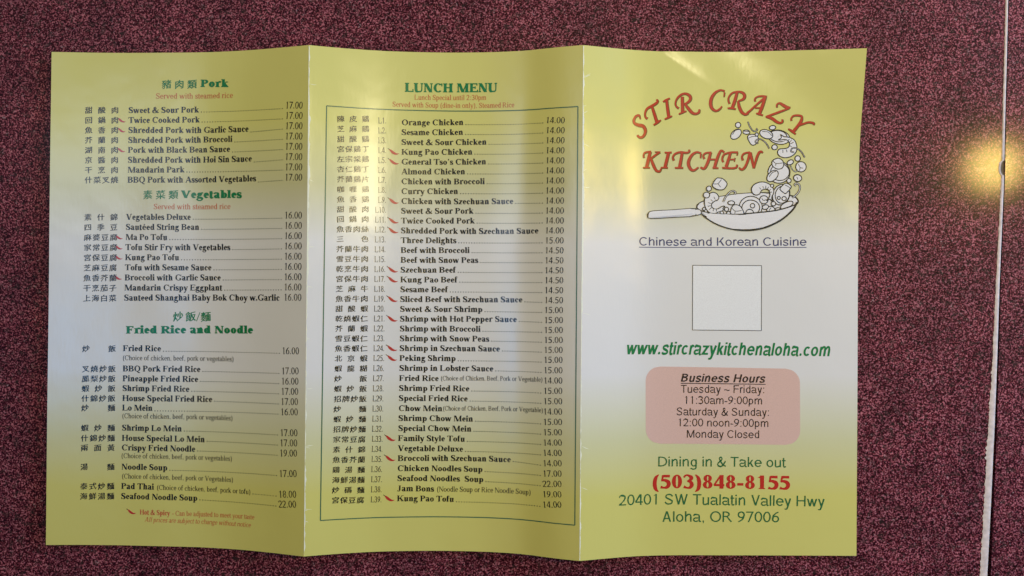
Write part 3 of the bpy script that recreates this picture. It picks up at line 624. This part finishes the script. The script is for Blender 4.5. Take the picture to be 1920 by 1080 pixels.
section(PANEL_M, rows, hot_dx=-13.8, hot_s=.98, cx=lambda y: (L_(y, MY, [631.8, 631.5, 627, 621.2]), L_(y, MY, [692.4, 692, 688.6, 682.4]), L_(y, MY, [228.8, 379.4, 677.8, 943.6])),
        numbered=lambda y, s: (L_(y, MY, [724.8, 724.4, 720.8, 715.8]) - (15.5 if len(s) == 3 else 20.8), L_(y, MY, [724.8, 724.4, 720.8, 715.8]), L_(y, MY, [231.4, 380.2, 676.8, 941.8])))
heading(PANEL_M, "LUNCH MENU", 758.6, 932.6, 172.2, 25.0)
pr = Print(); text(pr, "Lunch Special until 2:30pm", 'reg', 777, 186.8, 911.8, 187.2, 14.2); pr.build('serving_note_text', M['orange'], PANEL_M)
pr = Print(); text(pr, "Served with Soup (dine-in only), Steamed Rice", 'reg', 735.6, 199.8, 964.4, 201.0, 14.2); pr.build('serving_note_text', M['orange'], PANEL_M)
pr = Print(); cs = [(612.5, 198.4), (1083.6, 199.8), (1077.8, 984.6), (600.8, 976)]
for i in range(4): poly_line(pr, cs[i], cs[(i + 1) % 4], 1.9, LIFT + i * .01, n=90)
pr.build('list_border', M['frame'], PANEL_M)

# ------------------------------------------------------------------ print on the cover panel
def Z(ox, oy, sc): return lambda *p: [(ox + q[0] / sc, oy + q[1] / sc, *( [q[2] / sc] if len(q) > 2 else [])) for q in p]
za, zb, zc = Z(1180, 160, 9.0), Z(1320, 150, 8.727), Z(1195, 270, 8.0)
LET = []
for zz, strokes in ((za, [
    [(185, 570, 14), (160, 505, 34), (105, 525, 38), (72, 590, 40), (88, 640, 46), (150, 668, 54), (225, 685, 56), (266, 745, 50), (262, 810, 44), (220, 868, 42), (170, 875, 38), (130, 842, 34)],
    [(305, 562, 38), (268, 530, 30), (264, 460, 30), (300, 390, 36), (380, 345, 42), (450, 302, 42), (476, 268, 34), (458, 235, 26)], [(378, 355, 36), (410, 450, 44), (460, 612, 50)], [(405, 672, 22), (470, 625, 40), (530, 582, 20)],
    [(565, 278, 22), (622, 245, 36), (682, 214, 22)], [(625, 250, 44), (662, 530, 48)], [(592, 572, 20), (655, 542, 34), (720, 514, 20)],
    [(832, 388, 34), (788, 350, 26), (776, 290, 26), (810, 212, 32), (880, 152, 36), (955, 140, 38), (1020, 180, 46), (1025, 240, 46), (980, 290, 36), (930, 308, 24)], [(890, 190, 46), (896, 445, 50)], [(830, 486, 20), (895, 456, 32), (962, 430, 20)], [(930, 300, 30), (990, 385, 48), (1060, 462, 46), (1120, 478, 38), (1172, 452, 36), (1180, 402, 26)]]),
    (zb, [[(325, 278, 14), (334, 200, 24)], [(338, 180, 26), (262, 165, 30), (180, 207, 40), (122, 290, 50), (105, 380, 52), (127, 460, 46), (190, 503, 34), (250, 478, 30), (292, 428, 18)],
    [(415, 388, 30), (396, 330, 24), (405, 275, 24), (460, 212, 28), (550, 190, 30), (630, 207, 40), (662, 257, 46), (640, 310, 40), (560, 342, 24)], [(540, 200, 40), (500, 340, 48), (455, 465, 46)], [(385, 460, 22), (450, 460, 34), (518, 476, 20)], [(555, 342, 30), (572, 430, 46), (612, 520, 46), (670, 560, 40), (722, 543, 34)],
    [(700, 545, 40), (760, 492, 30), (870, 390, 30), (1000, 280, 34)], [(835, 352, 26), (830, 310, 24), (870, 272, 24), (940, 262, 28), (1028, 266, 20)], [(1000, 275, 46), (950, 430, 52), (900, 555, 46)], [(852, 545, 20), (900, 555, 34), (962, 576, 22)], [(832, 455, 22), (920, 455, 22)],
    [(1190, 448, 24), (1192, 402, 24), (1232, 376, 30), (1290, 408, 44), (1350, 442, 46), (1412, 452, 22)], [(1390, 462, 26), (1200, 532, 34), (1010, 600, 28)], [(1008, 598, 24), (1100, 622, 44), (1180, 678, 44), (1240, 700, 36), (1282, 680, 30), (1276, 642, 22)],
    [(1425, 668, 24), (1426, 622, 24), (1470, 582, 30), (1550, 578, 32), (1602, 592, 28)], [(1600, 585, 24), (1590, 660, 44), (1540, 740, 44), (1450, 852, 50)], [(1378, 798, 22), (1440, 840, 36), (1498, 886, 22)], [(1540, 742, 36), (1620, 716, 32), (1710, 690, 32), (1790, 705, 34), (1792, 738, 18)]]),
    (zc, [[(95, 208, 26), (92, 160, 24), (120, 126, 28), (205, 110, 26)], [(192, 112, 40), (165, 225, 46), (135, 352, 48)], [(82, 354, 22), (186, 354, 22)], [(340, 120, 22), (270, 165, 30), (190, 226, 28)], [(262, 118, 16), (342, 118, 18)], [(200, 212, 30), (236, 310, 42), (280, 393, 36), (330, 410, 30), (356, 368, 22)],
    [(408, 128, 24), (512, 124, 24)], [(466, 128, 44), (412, 352, 46)], [(350, 354, 22), (456, 354, 24)],
    [(545, 248, 30), (530, 200, 26), (560, 150, 28), (640, 121, 30), (730, 130, 30), (776, 115, 26), (772, 82, 22)], [(670, 130, 38), (632, 350, 46)], [(562, 356, 24), (686, 356, 24)],
    [(945, 212, 16), (950, 140, 24)], [(955, 138, 24), (890, 121, 30), (820, 160, 38), (772, 240, 44), (766, 310, 46), (800, 378, 40), (850, 392, 32), (916, 346, 20)],
    [(1002, 222, 28), (986, 176, 24), (1020, 136, 26), (1108, 124, 26)], [(1100, 120, 34), (1052, 280, 42), (1000, 366, 36), (945, 348, 24)], [(1060, 230, 24), (1200, 230, 24)], [(1302, 125, 26), (1255, 97, 30), (1216, 160, 38), (1172, 290, 42), (1152, 358, 40)], [(1128, 358, 22), (1214, 358, 22)],
    [(1286, 272, 26), (1270, 220, 24), (1300, 156, 26), (1390, 126, 28), (1506, 122, 26)], [(1500, 120, 16), (1493, 172, 14)], [(1396, 130, 34), (1330, 340, 44)], [(1370, 230, 22), (1452, 230, 22)], [(1462, 205, 12), (1450, 266, 12)], [(1272, 355, 26), (1400, 362, 28), (1480, 350, 28), (1494, 305, 18)],
    [(1580, 244, 30), (1566, 190, 24), (1600, 141, 26), (1688, 120, 24)], [(1680, 124, 26), (1660, 230, 34), (1612, 345, 34), (1560, 381, 32), (1522, 352, 20)], [(1690, 124, 38), (1747, 362, 34)], [(1747, 366, 18), (1780, 230, 34), (1815, 140, 34), (1850, 111, 32), (1880, 132, 20)]])):
    LET += [zz(*s) for s in strokes]
pr = Print()
for j, s in enumerate(LET): pix(pr, [(x + .55, y + .65, w_) for x, y, w_ in s], n=4, lift=LIFT - .12 + (j % 8) * .008, mi=1, wadd=1.25)
for j, s in enumerate(LET): pix(pr, s, n=4, lift=LIFT + (j % 8) * .008, mi=0, wadd=-.35)
pr.build('restaurant_name_lettering', [M['logo'], M['olive']], PANEL_R)

pr = Print(); lv = [0.16]
def up():
    lv[0] += .006; return lv[0]
def ell(cx, cy, rx, ry=None, rot=0, n=14):
    ry = ry or rx; A = np.linspace(0, 2 * np.pi, n, endpoint=False); c, s = math.cos(R(rot)), math.sin(R(rot))
    return [(cx + rx * np.cos(a) * c - ry * np.sin(a) * s, cy + rx * np.cos(a) * s + ry * np.sin(a) * c) for a in A]
def shape(zz, pts, w=1.85, fill=True, lines=()):
    p = zz(*pts)
    if fill: blob(pr, p, up(), 1, 3)
    pix(pr, p, closed=True, n=3, lift=up(), w=w)
    for l in lines: pix(pr, zz(*l), n=3, lift=up(), w=1.25)
def tube(zz, pts, wo=2.9, wi=1.0):
    pix(pr, zz(*pts), n=4, lift=up(), w=wo)
    if wi: pix(pr, zz(*pts), n=4, lift=up(), mi=1, w=wi)
z1, zd, ze, zf = Z(1160, 140, 3.1775), Z(1300, 320, 12.0), Z(1400, 320, 12.0), Z(1360, 220, 9.0)
# pan interior and back rim
rim_b = zd((75, 840), (100, 760), (250, 680), (420, 630), (570, 592), (700, 572), (960, 532), (1310, 506)) + ze((330, 500), (490, 505), (650, 520), (900, 545), (1080, 590), (1150, 660), (1150, 720), (1100, 765))
rim_f = zd((75, 840), (150, 895), (300, 940), (450, 968), (850, 985), (1150, 980)) + ze((0, 968), (300, 940), (600, 905), (850, 850), (1100, 765))
blob(pr, rim_b + rim_f[::-1][1:-1], up(), 1, 2); pix(pr, rim_b, n=4, lift=up(), w=2.8)
# food above the pan, far to near
shape(zf, ell(215, 130, 45)); shape(zf, ell(180, 285, 105, 68, -42), lines=[[(120, 290), (165, 225), (230, 205)]]); shape(zf, ell(355, 250, 58, 36, 5), lines=[[(310, 235), (400, 240)]])
tube(zf, [(380, 72), (410, 150), (460, 222), (510, 236), (542, 208), (515, 190)], 2.9, .45)
shape(zf, [(375, 320), (430, 288), (525, 300), (560, 385), (500, 462), (440, 462), (392, 390)], lines=[[(392, 352), (460, 322), (525, 322)]]); tube(zf, [(560, 440), (505, 420), (530, 380), (590, 368), (660, 410), (710, 470), (740, 530)], 2.9, .45); shape(zf, ell(530, 290, 28))
shape(zf, ell(905, 335, 185, 118, 12)); shape(zf, ell(890, 318, 150, 95, 8)); shape(zf, ell(690, 285, 115, 72, 20), lines=[[(620, 240), (720, 250), (785, 310)]]); shape(zf, ell(795, 175, 54, 36, -8))
SEG = [[(1080, 370), (1050, 400)], [(1120, 380), (1080, 425)], [(1150, 420), (1095, 450)], [(1120, 500), (1090, 480)], [(1030, 545), (1040, 590)], [(970, 550), (970, 600)]]
shape(zf, [(930, 290), (990, 328), (1080, 338), (1170, 390), (1207, 500), (1190, 590), (1110, 660), (1000, 682), (910, 650), (880, 590), (910, 538), (990, 530), (1060, 510), (1085, 450), (1050, 392), (990, 376), (890, 386), (945, 345)], lines=SEG)
shape(zf, ell(830, 505, 46, 42)); tube(zf, [(1160, 590), (1105, 575), (1130, 522), (1200, 522), (1280, 580), (1340, 680)], 2.9, .45); shape(zf, ell(1220, 695, 46)); shape(zf, ell(1275, 835, 88, 86), lines=[[(1230, 790), (1260, 850), (1250, 900)], [(1260, 850), (1310, 860)]])
tube(zf, [(1090, 790), (1130, 880), (1185, 918), (1225, 890)], 2.2, .5); shape(zf, ell(1095, 760, 56, 38, -28)); shape(zf, ell(1215, 1025, 65, 58, 15), lines=[[(1200, 1000), (1225, 1050)]])
shape(zf, ell(905, 930, 186, 182)); shape(zf, ell(920, 925, 158, 142)); shape(zf, [(792, 740), (880, 690), (960, 725), (985, 800), (950, 862), (870, 872), (795, 820)], lines=[[(800, 735), (855, 780), (970, 770)], [(855, 780), (845, 820)]]); shape(zf, ell(795, 990, 115, 72, -45), lines=[[(735, 1010), (790, 935), (860, 910)]])
shape(ze, ell(775, 540, 190, 235, 20)); shape(ze, ell(800, 540, 158, 195, 15)); shape(ze, ell(720, 615, 34)); shape(ze, ell(840, 630, 50, 46))
shape(ze, [(750, 400), (830, 310), (900, 283), (995, 340), (985, 400), (890, 505), (850, 512), (770, 450)], lines=[[(860, 320), (950, 370), (975, 400)]]); shape(ze, ell(950, 225, 50)); shape(ze, ell(1145, 168, 92, 74, 10), lines=[[(1125, 140), (1150, 200)]])
tube(ze, [(1110, 340), (1078, 310), (1125, 282), (1190, 330), (1190, 430), (1130, 530), (1030, 610)], 3.5, 1.0)
# food in the pan
shape(zd, ell(1290, 815, 258, 238)); shape(zd, ell(1290, 835, 200, 172)); shape(zd, ell(1330, 790, 50)); shape(zd, ell(1265, 955, 88, 85))
shape(ze, ell(385, 655, 96, 90), lines=[[(340, 620), (375, 670), (440, 650)]]); shape(ze, ell(540, 880, 90, 75), lines=[[(500, 900), (545, 830)]]); shape(ze, ell(420, 820, 72, 50, -15)); shape(ze, ell(700, 880, 60, 45)); shape(ze, ell(900, 775, 152, 66, -25)); shape(ze, ell(600, 745, 50))
shape(ze, [(118, 480), (108, 400), (170, 310), (300, 258), (430, 268), (540, 330), (602, 420), (602, 510), (560, 600), (575, 690), (515, 640), (440, 680), (508, 590), (520, 500), (480, 430), (400, 415), (330, 450), (290, 520), (220, 550), (155, 530)],
      lines=[[(285, 380), (320, 425)], [(360, 350), (375, 405)], [(430, 340), (425, 400)], [(490, 365), (465, 410)], [(540, 420), (500, 450)], [(570, 480), (520, 490)]])
shape(ze, ell(570, 340, 36))
shape(zd, ell(850, 725, 76, 45)); shape(zd, [(845, 870), (900, 780), (990, 772), (1070, 820), (1125, 975), (860, 985)], lines=[[(870, 850), (940, 910), (1085, 900)], [(940, 910), (930, 975)]])
for e_ in ((560, 955, 42), (640, 950, 40), (745, 870, 46), (790, 965, 46), (240, 860, 34), (285, 910, 36), (340, 930, 30)): shape(zd, ell(*e_))
shape(zd, [(360, 520), (440, 488), (520, 515), (572, 600), (545, 660), (470, 690), (412, 745), (412, 815), (480, 866), (560, 855), (640, 808), (708, 803), (660, 850), (672, 890), (560, 932), (450, 975), (340, 930), (275, 840), (248, 720), (265, 610)],
      lines=[[(460, 590), (490, 650)], [(390, 650), (430, 690)], [(330, 720), (400, 740)], [(320, 800), (400, 790)], [(350, 880), (410, 830)], [(440, 910), (455, 870)], [(520, 920), (515, 870)]])
shape(zd, ell(295, 550, 70, 65)); tube(zd, [(672, 705), (720, 600), (800, 505), (880, 455), (950, 485), (930, 535)], 3.5, 1.0)
shape(zd, [(430, 310), (510, 183), (580, 165), (665, 187), (758, 292), (705, 400), (640, 432), (540, 425), (450, 372)], lines=[[(440, 298), (550, 295), (630, 200)], [(550, 295), (612, 372)]]); shape(zd, ell(350, 405, 56))
# front of the pan, then handle
bowl = z1((470, 800), (520, 850), (600, 896), (690, 921), (780, 926), (870, 911), (960, 870), (1030, 812), (1064, 760))
blob(pr, rim_f + bowl[::-1][1:-1], up(), 1, 2); pix(pr, rim_f, n=4, lift=up(), w=2.4); pix(pr, bowl, n=5, lift=up(), w=3.5)
shape(z1, [(458, 800), (330, 807), (205, 814), (180, 824), (174, 840), (192, 855), (330, 848), (458, 838)], w=2.5); shape(z1, [(459, 803), (487, 808), (489, 830), (460, 836)], w=1.6); shape(z1, ell(438, 821, 5, n=8), w=1.0)
pr.build('wok_drawing', [M['line'], M['fill']], PANEL_R)

pr = Print(); text(pr, "Chinese and Korean Cuisine", 'sans', 1197.5, 460.2, 1512.6, 460.6, 21.6); poly_line(pr, (1198.2, 463.4), (1512, 463.8), 1.3); pr.build('tagline_text', M['navy'], PANEL_R)
# plain white square with its thin outline (its code is left out)
qa = [(1298.8, 497.4), (1428, 498), (1427.5, 620), (1298.3, 618.7)]
def quad_grid(pr, c, lift, mi, n=24):
    A, B, C_, D_ = [sheet(*q) for q in c]; g = np.linspace(0, 1, n); uu, vv = np.meshgrid(g, g); uu, vv = uu[..., None], vv[..., None]
    P = ((A * (1 - uu) + B * uu) * (1 - vv) + (D_ * (1 - uu) + C_ * uu) * vv).reshape(-1, 2); ix = np.arange(n * n).reshape(n, n)
    pr.raw(P, list(zip(ix[:-1, :-1].ravel(), ix[1:, :-1].ravel(), ix[1:, 1:].ravel(), ix[:-1, 1:].ravel())), lift, mi)
pr = Print(); quad_grid(pr, qa, .15, 1)
for i in range(4): poly_line(pr, qa[i], qa[(i + 1) % 4], 1.1, LIFT + .01 * i)
pr.build('square_frame', [M['grey'], M['white']], PANEL_R)
pr = Print(); text(pr, "www.stircrazykitchenaloha.com", 'sansb', 1172.5, 664.4, 1556.5, 668.0, 33.0); pr.build('web_address_text', M['green'], PANEL_R)
# pink rounded box
A, B, C_, D_ = [sheet(*q) for q in ((1210.6, 687.0), (1499.8, 691.6), (1500.4, 834.4), (1210.8, 832.2))]
wbx, hbx, rad = np.linalg.norm(B - A), np.linalg.norm(D_ - A), 27.0
vs = np.unique(np.concatenate([np.linspace(0, rad, 12), np.linspace(rad, hbx - rad, 20), np.linspace(hbx - rad, hbx, 12)]))
dy = np.maximum(np.maximum(rad - vs, vs - (hbx - rad)), 0); ins = rad - np.sqrt(np.maximum(rad * rad - dy * dy, 0))
nb_ = 36; P = []
for v_, i_ in zip(vs, ins):
    for g in np.linspace(i_, wbx - i_, nb_):
        a_, b_ = g / wbx, v_ / hbx; P.append((A * (1 - a_) + B * a_) * (1 - b_) + (D_ * (1 - a_) + C_ * a_) * b_)
ix = np.arange(len(P)).reshape(len(vs), nb_); pr = Print()
pr.raw(np.array(P), list(zip(ix[:-1, :-1].ravel(), ix[1:, :-1].ravel(), ix[1:, 1:].ravel(), ix[:-1, 1:].ravel())), .15)
pr.build('hours_box', M['pink'], PANEL_R)
pr = Print(); text(pr, "Business Hours", 'sansb', 1275, 715.6, 1434, 717.4, 21.0); poly_line(pr, (1276.5, 718.6), (1435.6, 720.6), 1.5)
for s, x0, x1, y, y1 in (("Tuesday ~ Friday:", 1276, 1434.6, 736.2, 737.2), ("11:30am-9:00pm", 1281.5, 1430, 757.2, 758.2), ("Saturday & Sunday:", 1267.5, 1443.4, 778.6, 780), ("12:00 noon-9:00pm", 1269.5, 1441.8, 799.2, 800.6), ("Monday Closed", 1286.6, 1424.6, 820.6, 821.6)):
    text(pr, s, 'sans', x0, y, x1, y1, 20.2)
pr.build('opening_hours_text', M['brown'], PANEL_R)
pr = Print(); text(pr, "Dining in & Take out", 'sans', 1232.5, 874.6, 1473.4, 876, 25.6)
text(pr, "20401 SW Tualatin Valley Hwy", 'sans', 1159.6, 948.2, 1546.6, 949.8, 27.4); text(pr, "Aloha, OR 97006", 'sans', 1241, 978.4, 1462, 979.2, 27.4)
pr.build('address_text', M['dgreen'], PANEL_R)
pr = Print(); text(pr, "(503)848-8155", 'bold', 1222.6, 915.8, 1482, 917.6, 37.5); pr.build('phone_number_text', M['red'], PANEL_R)

# worn white creases along the two folds, the ridge highlight painted into their band
def crease(uf, par, side):
    pr = Print(); ts = np.linspace(0.002, .998, 420); n = len(ts)
    w1 = np.clip(np.convolve(rng.standard_normal(n), np.ones(5) / 5, 'same') * 1.4 + 1.3 + 1.8 * np.sin(np.clip((ts - .05) / .5, 0, 1) * np.pi), 0.15, 5)
    a0 = np.full(n, uf * Q['W'] + .05) ; b = ts * Q['Hh']
    pr.strip(np.stack([a0, b], -1), np.stack([a0 + w1, b], -1), .10)
    for _ in range(12):
        t0 = random.uniform(.04, .95); L0 = random.uniform(4, 14); a = uf * Q['W'] + random.uniform(0, 4); b0 = t0 * Q['Hh']; an = random.uniform(-.7, .7)
        pts = np.array([(a, b0, .3), (a + L0 * .5 * math.cos(an), b0 + L0 * .5 * math.sin(an) + random.uniform(-1, 1), random.uniform(.5, 1.2)), (a + L0 * math.cos(an), b0 + L0 * math.sin(an), .2)])
        pr.strip(*ribbon(pts, 4), .14)
    pr.build('crease_wear_highlight', M['wear'], par)
crease(Q['f1'], PANEL_M, 1); crease(Q['f2'], PANEL_R, 1)

# black sheet added as painted shade in the gap between the two table tops, a little below their surface
n = len(gap_out)
g = mesh_obj('gap_shade_sheet', [(x * K, y * K, -0.0312) for x, y in gap_out], [tuple(range(n))[::-1]], DARK); g['kind'] = 'structure'; g['label'] = 'black sheet painted as the shade in the narrow gap between the two maroon table tops'
mesh_obj('chipped_core', [(x * K, y * K, -0.0005) for x, y in cm], [(3, 2, 1, 0)], CHIPM, top)
